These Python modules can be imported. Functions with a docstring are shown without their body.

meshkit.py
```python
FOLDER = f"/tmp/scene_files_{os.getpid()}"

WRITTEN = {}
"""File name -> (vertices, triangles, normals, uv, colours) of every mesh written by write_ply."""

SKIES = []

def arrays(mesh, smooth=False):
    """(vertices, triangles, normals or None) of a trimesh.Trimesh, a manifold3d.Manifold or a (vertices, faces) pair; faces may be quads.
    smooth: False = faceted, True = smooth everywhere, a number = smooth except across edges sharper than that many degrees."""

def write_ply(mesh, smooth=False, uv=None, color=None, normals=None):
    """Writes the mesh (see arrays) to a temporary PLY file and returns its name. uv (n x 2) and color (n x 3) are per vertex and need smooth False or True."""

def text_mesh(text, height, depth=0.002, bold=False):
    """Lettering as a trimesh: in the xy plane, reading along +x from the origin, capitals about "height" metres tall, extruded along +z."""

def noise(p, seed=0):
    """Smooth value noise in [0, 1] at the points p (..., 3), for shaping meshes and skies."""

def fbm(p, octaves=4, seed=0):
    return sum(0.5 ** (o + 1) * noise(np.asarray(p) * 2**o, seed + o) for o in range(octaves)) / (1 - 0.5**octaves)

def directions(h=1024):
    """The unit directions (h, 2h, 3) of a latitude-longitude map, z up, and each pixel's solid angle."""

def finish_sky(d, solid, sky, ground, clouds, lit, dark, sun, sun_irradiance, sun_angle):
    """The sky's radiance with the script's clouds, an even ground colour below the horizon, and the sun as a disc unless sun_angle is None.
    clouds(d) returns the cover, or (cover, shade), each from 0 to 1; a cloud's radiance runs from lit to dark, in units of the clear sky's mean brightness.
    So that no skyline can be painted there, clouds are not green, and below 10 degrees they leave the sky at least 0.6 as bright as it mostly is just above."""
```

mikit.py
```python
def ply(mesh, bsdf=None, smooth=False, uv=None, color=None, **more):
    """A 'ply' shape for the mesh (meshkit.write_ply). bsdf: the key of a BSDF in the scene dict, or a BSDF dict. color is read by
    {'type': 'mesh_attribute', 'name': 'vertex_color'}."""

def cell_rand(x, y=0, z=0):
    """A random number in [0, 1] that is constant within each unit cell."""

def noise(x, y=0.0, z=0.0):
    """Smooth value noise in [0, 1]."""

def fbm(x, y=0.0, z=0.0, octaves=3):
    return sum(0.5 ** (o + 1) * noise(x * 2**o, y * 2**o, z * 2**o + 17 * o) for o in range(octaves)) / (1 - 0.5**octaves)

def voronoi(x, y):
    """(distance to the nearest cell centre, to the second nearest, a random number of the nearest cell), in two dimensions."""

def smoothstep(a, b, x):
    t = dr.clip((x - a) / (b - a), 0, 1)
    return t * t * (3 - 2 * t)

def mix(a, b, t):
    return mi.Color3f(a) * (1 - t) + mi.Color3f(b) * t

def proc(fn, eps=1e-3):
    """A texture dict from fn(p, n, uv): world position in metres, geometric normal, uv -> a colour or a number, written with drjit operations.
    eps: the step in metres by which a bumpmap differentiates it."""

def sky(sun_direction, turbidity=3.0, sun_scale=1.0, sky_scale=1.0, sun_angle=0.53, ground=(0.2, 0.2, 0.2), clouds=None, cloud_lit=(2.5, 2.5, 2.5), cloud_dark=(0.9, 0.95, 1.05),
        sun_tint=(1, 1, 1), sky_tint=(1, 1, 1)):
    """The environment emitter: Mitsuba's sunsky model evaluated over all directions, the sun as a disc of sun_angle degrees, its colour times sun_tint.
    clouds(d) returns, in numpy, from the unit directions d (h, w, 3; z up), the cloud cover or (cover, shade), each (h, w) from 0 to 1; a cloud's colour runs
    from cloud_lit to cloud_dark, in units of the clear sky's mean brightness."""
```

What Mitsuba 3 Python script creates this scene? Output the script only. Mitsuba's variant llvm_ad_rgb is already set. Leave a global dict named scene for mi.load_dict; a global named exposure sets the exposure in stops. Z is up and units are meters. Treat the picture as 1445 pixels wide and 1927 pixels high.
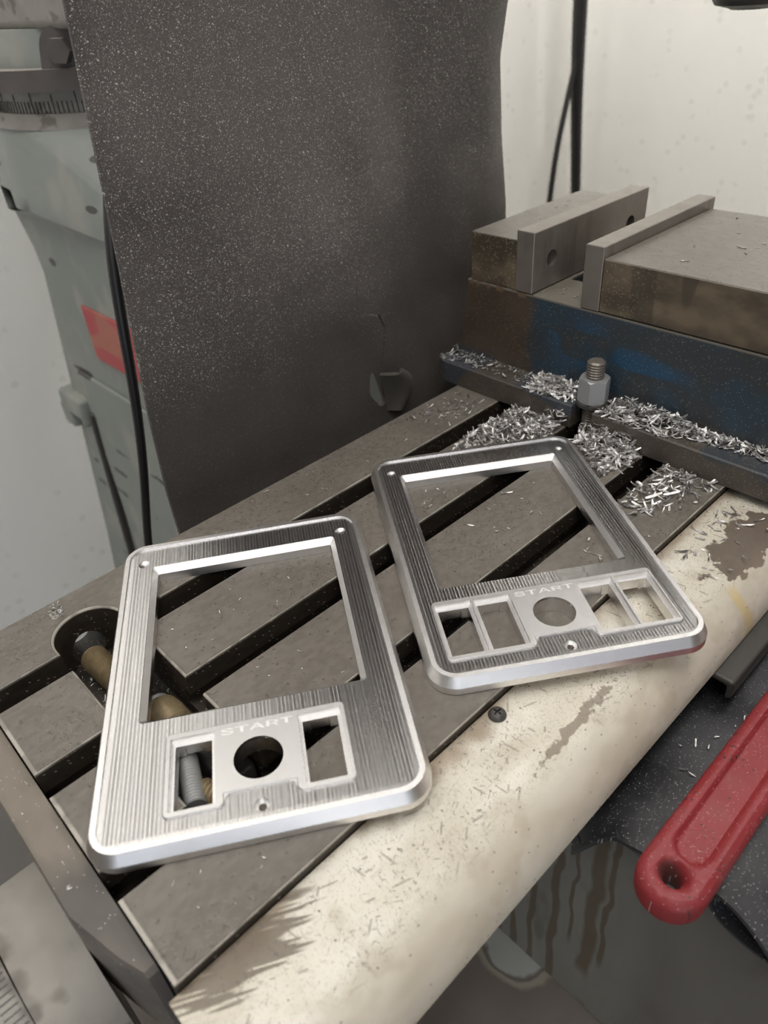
import math, random
import numpy as np, trimesh
import drjit as dr
import mitsuba as mi
import manifold3d as m3
import mikit, meshkit
from mikit import proc, noise, fbm, voronoi, cell_rand, smoothstep, mix

T = mi.ScalarTransform4f
scene, labels = {}, {}
# ------------------------------------------------------------------ camera, light, exposure
exposure = 0.22
CAM = [0.0, 0.0, 0.2796]
FWD = [0.5315, 0.6072, -0.5906]
UP = [0.4483, 0.3899, 0.8044]
scene['camera'] = {'type': 'thinlens', 'fov': 55.0805, 'fov_axis': 'x', 'aperture_radius': 0.0013, 'focus_distance': 0.43,
                   'near_clip': 0.01, 'far_clip': 50.0,
                   'to_world': T().look_at(origin=CAM, target=[a + b for a, b in zip(CAM, FWD)], up=UP)}
CEIL, FLOOR = 1.75, -0.95
# fluorescent ceiling panels: (x, y, half length x, half length y, radiance)
LAMPS = [(0.00, -0.15, 0.70, 0.18, 6.0), (-0.40, 0.72, 0.50, 0.13, 8.0), (1.10, 0.55, 0.20, 0.55, 19.0), (-0.9, -1.2, 0.62, 0.16, 7.0)]
LAMP_TINT = np.array([1.0, 0.975, 0.935])
DAYLIGHT = [2.2, 2.4, 2.75]

rng = np.random.default_rng(7)
random.seed(7)


# ------------------------------------------------------------------ helpers
def add(key, mesh, bsdf, smooth=False, label=None, cat=None, group=None, kind=None, uv=None, **more):
    base, n = key, 0
    while key in scene:
        n += 1
        key = f'{base}_{n:03d}'
    scene[key] = mikit.ply(mesh, bsdf, smooth=smooth, uv=uv, **more)
    tag(key, label, cat, group, kind)
    return key


def tag(key, label=None, cat=None, group=None, kind=None):
    d = {k: v for k, v in (('label', label), ('category', cat), ('group', group), ('kind', kind)) if v}
    if d:
        labels.setdefault(key, {}).update(d)


def name_of(base):
    key, n = base, 0
    while key in labels:
        n += 1
        key = f'{base}_{n:03d}'
    return key


def man(mesh):
    return m3.Manifold(m3.Mesh(np.asarray(mesh.vertices, np.float32), np.asarray(mesh.faces, np.uint32)))


def tri(m):
    k = m.to_mesh()
    return trimesh.Trimesh(np.array(k.vert_properties[:, :3], float), np.array(k.tri_verts, int), process=False)


def box(x0, x1, y0, y1, z0, z1):
    return m3.Manifold.cube([x1 - x0, y1 - y0, z1 - z0]).translate([x0, y0, z0])


def rbox(x0, x1, y0, y1, z0, z1, r=0.001, seg=8):
    """Box with rounded edges."""
    s = m3.Manifold.sphere(r, seg)
    return m3.Manifold.batch_hull([s.translate([x, y, z]) for x in (x0 + r, x1 - r) for y in (y0 + r, y1 - r) for z in (z0 + r, z1 - r)])


def cbox(x0, x1, y0, y1, z0, z1, c=0.0008):
    """Box with chamfered edges."""
    return m3.Manifold.batch_hull([box(x0 + c, x1 - c, y0 + c, y1 - c, z0, z1), box(x0 + c, x1 - c, y0, y1, z0 + c, z1 - c), box(x0, x1, y0 + c, y1 - c, z0 + c, z1 - c)])


def poly(points):
    return m3.CrossSection([np.asarray(points, float)], m3.FillRule.EvenOdd)


def rrect(u0, u1, v0, v1, r, seg=32):
    c = m3.CrossSection.square([u1 - u0 - 2 * r, v1 - v0 - 2 * r]).translate([u0 + r, v0 + r])
    return c.offset(r, m3.JoinType.Round, 2.0, seg)


def ext(cs, z0, z1):
    return cs.extrude(z1 - z0).translate([0, 0, z0])


def ext_x(points, x0, x1):
    """(y, z) outline extruded along x."""
    m = poly(points).extrude(x1 - x0)
    return m.transform([[0, 0, 1, x0], [1, 0, 0, 0], [0, 1, 0, 0]])


def cyl(p, q, r0, r1=None, seg=32):
    p, q = np.asarray(p, float), np.asarray(q, float)
    L = np.linalg.norm(q - p)
    m = m3.Manifold.cylinder(L, r0, r0 if r1 is None else r1, seg)
    z = (q - p) / L
    x = np.cross(z, [0.3, 0.2, 0.9] if abs(z[2]) < .9 else [1, 0, 0]); x /= np.linalg.norm(x)
    y = np.cross(z, x)
    return m.transform(np.column_stack([x, y, z, p]).tolist())


def lathe(profile, p, axis, seg=40):
    """profile: (radius, height) rows along axis, from p."""
    prof = np.asarray(profile, float)
    m = poly([(max(a, 0), b) for a, b in prof]).revolve(seg)
    z = np.asarray(axis, float); z /= np.linalg.norm(z)
    x = np.cross(z, [0.3, 0.2, 0.9] if abs(z[2]) < .9 else [1, 0, 0]); x /= np.linalg.norm(x)
    y = np.cross(z, x)
    return m.transform(np.column_stack([x, y, z, np.asarray(p, float)]).tolist())


def tube(points, r, sides=10):
    pts = np.asarray(points, float)
    from scipy.interpolate import CubicSpline
    s = np.r_[0, np.cumsum(np.linalg.norm(np.diff(pts, axis=0), axis=1))]
    pts = CubicSpline(s, pts)(np.linspace(0, s[-1], 40))
    r = np.interp(np.linspace(0, 1, 40), np.linspace(0, 1, np.size(r)), np.atleast_1d(r))
    t = np.gradient(pts, axis=0); t /= np.linalg.norm(t, axis=1, keepdims=True)
    a = np.cross(t, [0.9, 0.1, 0.2]); a /= np.linalg.norm(a, axis=1, keepdims=True)
    b = np.cross(t, a); ang = np.arange(sides) * 2 * np.pi / sides
    v = (pts[:, None] + r[:, None, None] * (np.cos(ang)[None, :, None] * a[:, None] + np.sin(ang)[None, :, None] * b[:, None])).reshape(-1, 3)
    f = []
    for i in range(39):
        for j in range(sides):
            k = (j + 1) % sides
            f += [[i * sides + j, (i + 1) * sides + k, i * sides + k], [i * sides + j, (i + 1) * sides + j, (i + 1) * sides + k]]
    n = len(v); v = np.vstack([v, pts[0], pts[-1]])
    for j in range(sides):
        k = (j + 1) % sides
        f += [[n, j, k], [n + 1, 39 * sides + k, 39 * sides + j]]
    return trimesh.Trimesh(v, f, process=False)


def sheet(fn, nu, nv, thick):
    """A closed sheet: fn(u, v) -> points for u, v in [0, 1]; thickened along its normal."""
    u, v = np.meshgrid(np.linspace(0, 1, nu), np.linspace(0, 1, nv), indexing='ij')
    p = fn(u, v)
    n = np.cross(np.gradient(p, axis=0), np.gradient(p, axis=1)); n /= np.linalg.norm(n, axis=-1, keepdims=True)
    a, b = (p + n * thick / 2).reshape(-1, 3), (p - n * thick / 2).reshape(-1, 3)
    N = nu * nv; idx = np.arange(N).reshape(nu, nv)
    q = np.stack([idx[:-1, :-1], idx[1:, :-1], idx[1:, 1:], idx[:-1, 1:]], -1).reshape(-1, 4)
    f = np.vstack([q[:, [0, 1, 2]], q[:, [0, 2, 3]]])
    f = np.vstack([f, f[:, ::-1] + N])
    rim = np.r_[idx[:, 0], idx[-1, 1:], idx[-2::-1, -1], idx[0, -2:0:-1]]
    r2 = np.roll(rim, -1)
    f = np.vstack([f, np.c_[rim, rim + N, r2], np.c_[r2, rim + N, r2 + N]])
    m = trimesh.Trimesh(np.vstack([a, b]), f, process=False)
    if m.volume < 0:
        m.invert()
    return m, np.concatenate([np.stack([u, v], -1).reshape(-1, 2)] * 2)


def C(*v):
    return mi.Color3f(*v)


def principled(fn_or_rgb, rough, spec=0.5, metallic=0.0, bump=None, bscale=0.0005, beps=0.0005, **more):
    col = {'type': 'rgb', 'value': list(fn_or_rgb)} if not callable(fn_or_rgb) else proc(fn_or_rgb)
    b = {'type': 'principled', 'base_color': col, 'roughness': proc(rough) if callable(rough) else rough, 'specular': spec, 'metallic': metallic, **more}
    if bump:
        b = {'type': 'bumpmap', 'arbitrary': proc(bump, beps), 'scale': bscale, 'bsdf': b}
    return {'type': 'twosided', 'bsdf': b}


# ------------------------------------------------------------------ materials
def fleck(x, y, z, s, amount):
    """Random small spots: 0..1 per cell."""
    a, _, w = voronoi(x * s + z * s * .7, y * s + z * s * .6)
    return dr.select((w > 1 - amount) & (a < 0.36), 1.0, 0.0)


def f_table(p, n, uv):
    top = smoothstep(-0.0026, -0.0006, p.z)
    g = fbm(p.x * 40, p.y * 40, 0, 4)
    g2 = fbm(p.x * 260, p.y * 420, 3, 2)
    base = mix((0.125, 0.110, 0.094), (0.165, 0.147, 0.127), smoothstep(.2, .8, g * .45 + g2 * .55))
    pit = smoothstep(.70, .80, fbm(p.x * 520, p.y * 520, 1.7, 2))
    base = mix(base, (0.06, 0.050, 0.042), pit * .65)
    part = smoothstep(.4, .65, noise(p.x * 22, p.y * 22, 5))
    base = mix(base, (0.060, 0.050, 0.042), scratches(p.x, p.y, 150., .35, .90) * part * .7)
    base = mix(base, (0.25, 0.23, 0.20), scratches(p.x, p.y, 240., .9, .93) * part * .6)
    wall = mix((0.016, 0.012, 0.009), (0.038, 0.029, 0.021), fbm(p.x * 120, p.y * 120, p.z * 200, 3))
    sp = fleck(p.x, p.y, p.z * 1.4, 900., .035)
    wall = mix(wall, (0.35, 0.33, 0.30), sp * .7)
    edge = smoothstep(-0.0022, -0.0004, p.z) * (1 - smoothstep(-0.0004, -0.00015, p.z))  # chamfer highlight painted into the colour as a paler line
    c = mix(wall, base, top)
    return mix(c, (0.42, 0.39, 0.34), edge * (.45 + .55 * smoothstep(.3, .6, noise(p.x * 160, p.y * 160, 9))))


def b_table(p, n, uv):
    return fbm(p.x * 330, p.y * 330, p.z * 330, 3) * .6 + smoothstep(.62, .78, fbm(p.x * 520, p.y * 520, 1.7, 2)) * -.8


def r_table(p, n, uv):
    return mix((0.50, 0.50, 0.50), (0.36, 0.36, 0.36), smoothstep(-0.003, -0.0006, p.z)).x


def scratches(x, y, s, seed, thr):
    """Short dark nicks in random directions."""
    out = mi.Float(0)
    for k in range(3):
        a = .5 + k * 1.05 + seed
        u, v = x * math.cos(a) + y * math.sin(a), -x * math.sin(a) + y * math.cos(a)
        cu, cv = u * s, v * s * 5
        iu, iv = dr.floor(cu + cell_rand(dr.floor(cv), 7 + k)), dr.floor(cv)
        w = cell_rand(iu, iv, k + 3)
        fu, fv = cu + cell_rand(iv, 7 + k) - iu - .5, cv - iv - .5
        L = .08 + .38 * dr.square(cell_rand(iu, iv, k + 9))
        out = dr.maximum(out, dr.select((w > thr) & (dr.abs(fu) < L) & (dr.abs(fv + fu * .35) < .20 - .3 * dr.abs(fu)), 1.0, 0.0))
    return out


def f_cream(p, n, uv):
    y, x = p.y + (p.z + .006) * .9, p.x
    big = fbm(x * 28, y * 45, 2, 4)
    c = mix((0.60, 0.555, 0.465), (0.71, 0.672, 0.590), smoothstep(.3, .7, big))
    c = mix(c, (0.47, 0.415, 0.325), smoothstep(.52, .8, fbm(x * 75, y * 75, 8, 3)) * .5)
    flat = smoothstep(.088, .106, y)
    # browned band along the iron table
    c = mix(c, (0.25, 0.185, 0.12), smoothstep(.1315, .1425, y + (fbm(x * 60, y * 60, 4, 3) - .5) * .016) * .8)
    # bare worn patches
    e1 = dr.sqrt(dr.square((x - .378) / .044) + dr.square((y - .108) / .016)) + (fbm(x * 150, y * 150, 1, 4) - .5) * 1.3
    c = mix(c, (0.150, 0.118, 0.094), 1 - smoothstep(.86, 1.0, e1))
    u = (x - .20) * .985 + (y - .106) * .17
    w = (y - .1063) * .985 - (x - .20) * .06
    e2 = dr.sqrt(dr.square(u / .037) + dr.square(w / .0034)) + (fbm(x * 300, y * 300, 6, 3) - .5) * 1.5
    c = mix(c, (0.20, 0.155, 0.115), (1 - smoothstep(.75, 1.0, e2)) * .85)
    e3 = dr.sqrt(dr.square((x - .030) / .030) + dr.square((y - .136) / .012)) + (noise(x * 500 + y * 900, y * 160, 2) - .5) * 1.2 + (fbm(x * 60, y * 60, 5, 3) - .5)
    c = mix(c, (0.13, 0.100, 0.072), (1 - smoothstep(.7, 1.05, e3)) * .85)
    # yellow coolant stain
    s = dr.sqrt(dr.square((x - .3365 + (p.z) * .15) / .0055)) + (fbm(x * 200, p.z * 60, 7, 3) - .5) * 1.2
    c = mix(c, (0.62, 0.47, 0.18), (1 - smoothstep(.3, 1.1, s)) * smoothstep(.103, .094, p.y) * .75)
    # nicks, dots, hair scratches
    dens = smoothstep(.42, .62, fbm(x * 30, y * 30, 11, 2))
    c = mix(c, (0.10, 0.085, 0.075), scratches(x, y, 230., .0, .90) * flat * (.45 + .5 * dens))
    c = mix(c, (0.20, 0.17, 0.14), scratches(x, y, 420., .6, .89) * flat * dens * .7)
    c = mix(c, (0.17, 0.145, 0.12), scratches(x, y, 75., .25, .93) * flat * .55)
    c = mix(c, (0.16, 0.13, 0.10), fleck(x, y, 0, 1500., .14) * flat * .5)
    c = mix(c, (0.11, 0.08, 0.06), fleck(x, y, 0, 700., .010) * .8)
    film = smoothstep(.108, .088, p.y) * (.35 + .5 * fbm(x * 22, p.z * 60, 13, 3))  # brown coolant staining, with shade of the lower curve painted in
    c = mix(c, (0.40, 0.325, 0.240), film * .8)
    return c


def b_cream(p, n, uv):
    return fbm(p.x * 160, p.y * 160, p.z * 160, 3)


def f_flap(p, n, uv):
    x, z = p.x, p.z
    c = mix((0.043, 0.037, 0.034), (0.064, 0.056, 0.051), fbm(x * 30, z * 30, 1, 3))
    dust = smoothstep(.015, .15, z + (fbm(x * 12, z * 12, 3, 3) - .5) * .16 - smoothstep(.36, .50, x) * .05)
    d2 = fbm(x * 1500, z * 1500, 2, 2)
    patch = smoothstep(.32, .68, fbm(x * 13, z * 9, 9, 2))
    c = mix(c, (0.205, 0.182, 0.166), dust * (.10 + .32 * patch + .30 * smoothstep(.45, .80, d2)))
    for s, a, amt in ((820., .5, .26), (1250., 1.9, .30), (560., 2.6, .05)):
        u, v = x * math.cos(a) + z * math.sin(a), -x * math.sin(a) + z * math.cos(a)
        d, _, w = voronoi(u * s * .6, v * s)
        c = mix(c, (0.60, 0.57, 0.52), dr.select((w > 1 - amt) & (d < .13 + .16 * cell_rand(dr.floor(w * 9999), 3)), 1.0, 0.0) * (.15 + .60 * cell_rand(dr.floor(w * 7777), 5)) * (.10 + .90 * dust))
    return c


def f_wall(p, n, uv):
    c = mix((0.80, 0.785, 0.745), (0.85, 0.837, 0.80), fbm(p.x * 2, p.y * 2, p.z * 2, 3))
    t = p.x - p.y
    c = mix(c, (0.56, 0.54, 0.49), fleck(t, p.z, 0, 60., .16) * .28 * smoothstep(.4, .7, noise(t * 30, p.z * 30, 0)))
    return c


def f_green(p, n, uv):
    c = mix((0.205, 0.225, 0.205), (0.29, 0.305, 0.28), fbm(p.x * 9, p.y * 9, p.z * 5, 4))
    c = mix(c, (0.36, 0.35, 0.31), smoothstep(.52, .75, fbm(p.x * 30, p.y * 30, p.z * 16, 3)) * .5)
    chip = smoothstep(.775, .79, fbm(p.x * 34, p.y * 24, p.z * 50, 2))
    return mix(c, (0.06, 0.055, 0.05), chip * .9)


def f_grey(p, n, uv):
    c = mix((0.20, 0.185, 0.165), (0.32, 0.30, 0.27), fbm(p.x * 50, p.y * 50, p.z * 50, 4))
    return mix(c, (0.10, 0.088, 0.075), smoothstep(.60, .75, fbm(p.x * 90, p.y * 90, p.z * 90, 3)) * .7)


def f_bracket(p, n, uv):
    c = mix((0.100, 0.090, 0.080), (0.200, 0.170, 0.137), smoothstep(.3, .7, fbm(p.x * 60, p.y * 30, p.z * 30, 4)))
    c = mix(c, (0.065, 0.062, 0.062), smoothstep(.205, .175, p.y) * .6)
    return mix(c, (0.5, 0.48, 0.44), fleck(p.x, p.y, p.z, 1500., .008))


def f_vise(p, n, uv):
    g = fbm(p.x * 45, p.y * 45, p.z * 45, 4)
    blue = mix((0.031, 0.037, 0.042), (0.024, 0.045, 0.064), smoothstep(.40, .7, g))
    streak = smoothstep(.035, .0, dr.abs(p.z - .048 - (p.y - .25) * .07 + (g - .5) * .02)) * smoothstep(.52, .64, noise(p.y * 26, p.z * 60, 3)) * smoothstep(.17, .21, p.y) * smoothstep(.315, .28, p.y)
    blue = mix(blue, (0.010, 0.062, 0.130), streak * .75)
    brown = mix((0.040, 0.028, 0.020), (0.085, 0.060, 0.042), g)
    t = smoothstep(.312, .325, p.y + (g - .5) * .016)
    c = mix(blue, brown, t)
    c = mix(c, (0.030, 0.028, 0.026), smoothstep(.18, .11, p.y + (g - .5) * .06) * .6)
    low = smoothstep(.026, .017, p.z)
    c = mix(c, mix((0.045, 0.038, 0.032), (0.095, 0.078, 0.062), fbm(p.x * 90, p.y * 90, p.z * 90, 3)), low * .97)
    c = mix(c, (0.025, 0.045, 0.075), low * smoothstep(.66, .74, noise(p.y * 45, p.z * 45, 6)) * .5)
    rim = smoothstep(.0775, .0790, p.z)
    c = mix(c, (0.16, 0.145, 0.12), rim)
    c = mix(c, (0.13, 0.085, 0.052), smoothstep(.0035, .0015, dr.abs(p.z - .0785)) * smoothstep(.315, .322, p.y) * smoothstep(.45, .6, noise(p.y * 300, p.x * 300, 1)))
    return mix(c, (0.42, 0.38, 0.32), fleck(p.y, p.z, p.x, 1400., .05) * .4)


def f_jaw(p, n, uv):
    top = smoothstep(.6, .9, n.z)
    g = fbm(p.x * 40, p.y * 40, p.z * 55, 4)
    side = mix((0.060, 0.046, 0.032), (0.150, 0.115, 0.075), smoothstep(.3, .72, g))
    side = mix(side, (0.045, 0.035, 0.026), smoothstep(.68, .74, noise(p.y * 70, p.z * 6, 2)) * .6)
    side = mix(side, (0.45, 0.41, 0.35), fleck(p.y, p.z, p.x, 1000., .09) * smoothstep(.2, .26, p.y) * .5)
    flat = mix((0.125, 0.113, 0.098), (0.190, 0.174, 0.155), g * .5 + fbm(p.x * 300, p.y * 120, 2, 3) * .5)
    flat = mix(flat, (0.07, 0.062, 0.054), scratches(p.x, p.y, 130., .2, .90) * .6)
    return mix(side, flat, top)


def f_steel(p, n, uv):
    c = mix((0.165, 0.142, 0.122), (0.235, 0.208, 0.183), fbm(p.x * 60, p.y * 60, p.z * 60, 3))
    return mix(c, (0.12, 0.10, 0.085), smoothstep(.6, .8, fbm(p.x * 120, p.y * 120, p.z * 20, 3)) * .4)


def f_mat(p, n, uv):
    c = mix((0.022, 0.022, 0.025), (0.060, 0.060, 0.065), smoothstep(.3, .75, fbm(p.x * 26, p.y * 26, 1, 4)))
    for s, amt in ((1300., .02), (2100., .035)):
        c = mix(c, (0.42, 0.42, 0.42), fleck(p.x, p.y, 0, s, amt) * .7)
    return c


def f_red(p, n, uv):
    g = fbm(p.x * 60, p.y * 60, p.z * 60, 4)
    c = mix((0.190, 0.012, 0.016), (0.260, 0.030, 0.035), g)
    panel = smoothstep(-.0352, -.0368, p.z) * smoothstep(.0105, .0085, dr.abs(p.y - .0455)) * smoothstep(.196, .200, p.x)
    dust = mix((0.165, 0.048, 0.050), (0.21, 0.078, 0.078), noise(p.x * 1400, p.y * 1400, 1))
    c = mix(c, dust, dr.clip(panel * .85 + smoothstep(.45, .75, fbm(p.x * 45, p.y * 45, 3, 3)) * .30, 0, 1))
    c = mix(c, (0.05, 0.03, 0.028), smoothstep(.0068, .0035, dr.sqrt(dr.square(p.x - .1835) + dr.square(p.y - .0455))) * .8)
    c = mix(c, (0.06, 0.02, 0.02), smoothstep(.80, .83, noise(p.x * 1500 + p.y * 800, p.x * 300 - p.y * 620, 4)) * smoothstep(.72, .80, noise(p.x * 90, p.y * 90, 2)))
    return mix(c, (0.70, 0.62, 0.60), fleck(p.x, p.y, 0, 2300., .022) * .55)


def f_saddle(p, n, uv):
    g = fbm(p.y * 40, p.z * 12, p.x * 20, 4)
    c = mix((0.145, 0.145, 0.127), (0.215, 0.210, 0.186), g)
    yy = p.y + (fbm(p.z * 40, 3, 1, 3) - .5) * .005 - (p.z + .2) * .02
    drip = mi.Float(0)
    for c0, w0, zb in ((.1450, .0026, -.262), (.1330, .0030, -.262), (.1195, .0026, -.262), (.1040, .0034, -.262), (.0930, .0014, -.19), (.0805, .0048, -.215), (.0725, .0020, -.19)):
        e = dr.abs(yy - c0 * 1.07) / (w0 * (.75 + .5 * noise(p.z * 60, c0 * 900, 1)))
        drip = dr.maximum(drip, (1 - smoothstep(.55, 1.15, e)) * smoothstep(zb * 1.07 - .034, zb * 1.07 - .016, p.z))
    c = mix(c, (0.085, 0.056, 0.032), drip * .70)
    c = mix(c, (0.10, 0.088, 0.07), smoothstep(.58, .75, fbm(p.y * 50, p.z * 22, p.x * 30, 3)) * .5)
    return mix(c, (0.12, 0.11, 0.10), smoothstep(.07, .04, p.y) * .7)


def f_knee(p, n, uv):
    c = mix((0.13, 0.113, 0.100), (0.20, 0.178, 0.158), fbm(p.x * 30, p.y * 30, 2, 4))
    d = dr.sqrt(dr.square((p.x - .217) / .028) + dr.square((p.y - .139) / .030)) + (fbm(p.x * 80, p.y * 80, 1, 3) - .5) * .25
    c = mix(c, (0.36, 0.37, 0.36), 1 - smoothstep(.80, .92, d))
    return mix(c, (0.36, 0.34, 0.28), smoothstep(.94, 1.0, d) * (1 - smoothstep(1.05, 1.2, d)) * .6)


def f_plate_bump(p, n, uv):
    # feed marks of the face mill: straight passes 1.75 mm apart, with small chatter (uv in millimetres on the plate)
    u, v = uv.x, uv.y
    s = u / 1.75
    k = dr.floor(s); t = s - k
    prof = (t - .5) * (cell_rand(k, 4) - .5) * 1.6 + dr.square(t - .5) * 2.2
    chat = noise(v * .8 + cell_rand(k, 2) * 40, k, 3) * .20 + noise(v * 7, u * 7, 1) * .05
    return prof + chat


def f_plate_refl(p, n, uv):
    u, v = uv.x, uv.y
    k = dr.floor(u / 1.75); t = u / 1.75 - k
    line = smoothstep(.30, .42, t) * smoothstep(.98, .86, t)
    inside = smoothstep(64.4, 63.6, dr.abs(u)) * smoothstep(94.3, 93.5, dr.abs(v))
    fine = noise(u * 3.4, v * .05, 6)
    r = .99 - (.26 + .20 * cell_rand(k, 8)) * line * inside - .14 * fine * inside - .04 * noise(u * 2.5, v * 1.2, 3)
    return mix((0, 0, 0), (1.0, 1.0, 1.0), r)


def f_brush_bump(p, n, uv):
    return noise(uv.x * 14, uv.y * .35, 1) + .5 * noise(uv.x * 31, uv.y * .8, 5)


def f_rim_bump(p, n, uv):
    return noise(p.x * 3300, p.y * 3300, p.z * 3300) + .6 * noise(p.x * 900, p.y * 900, p.z * 4000)


def f_brass(p, n, uv):
    return mix((0.20, 0.145, 0.075), (0.36, 0.285, 0.18), fbm(p.x * 300, p.y * 300, p.z * 300, 3))


def f_dust(p, n, uv):
    up = smoothstep(.2, .9, n.z)
    c = mix((0.085, 0.077, 0.072), (0.13, 0.115, 0.105), fbm(p.x * 60, p.y * 60, p.z * 60, 3))
    return mix(c, (0.30, 0.275, 0.25), up * .8)


def f_red_plate(p, n, uv):
    c = mix((0.40, 0.052, 0.060), (0.46, 0.095, 0.095), fbm(p.y * 20, p.z * 30, 1, 3))
    return mix(c, (0.42, 0.17, 0.11), smoothstep(.55, .7, fbm(p.y * 18, p.z * 50, 5, 2)) * .7)


def f_base(p, n, uv):
    return mix((0.17, 0.16, 0.15), (0.23, 0.22, 0.21), fbm(p.x * 3, p.y * 3, 1, 3))


def f_chip(p, n, uv):
    return mix((0.42, 0.41, 0.39), (0.97, 0.96, 0.94), smoothstep(.25, .7, noise(p.x * 330, p.y * 330, p.z * 330)))


def alu(alpha, refl=0.9, bump=None, bscale=0.0, beps=5e-4):
    b = {'type': 'roughconductor', 'material': 'Al', 'distribution': 'beckmann', 'alpha': alpha, 'specular_reflectance': proc(refl) if callable(refl) else {'type': 'rgb', 'value': [refl, refl * .995, refl * .985]}}
    if bump:
        b = {'type': 'bumpmap', 'arbitrary': proc(bump, beps), 'scale': bscale, 'bsdf': b}
    return {'type': 'twosided', 'bsdf': b}


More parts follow.
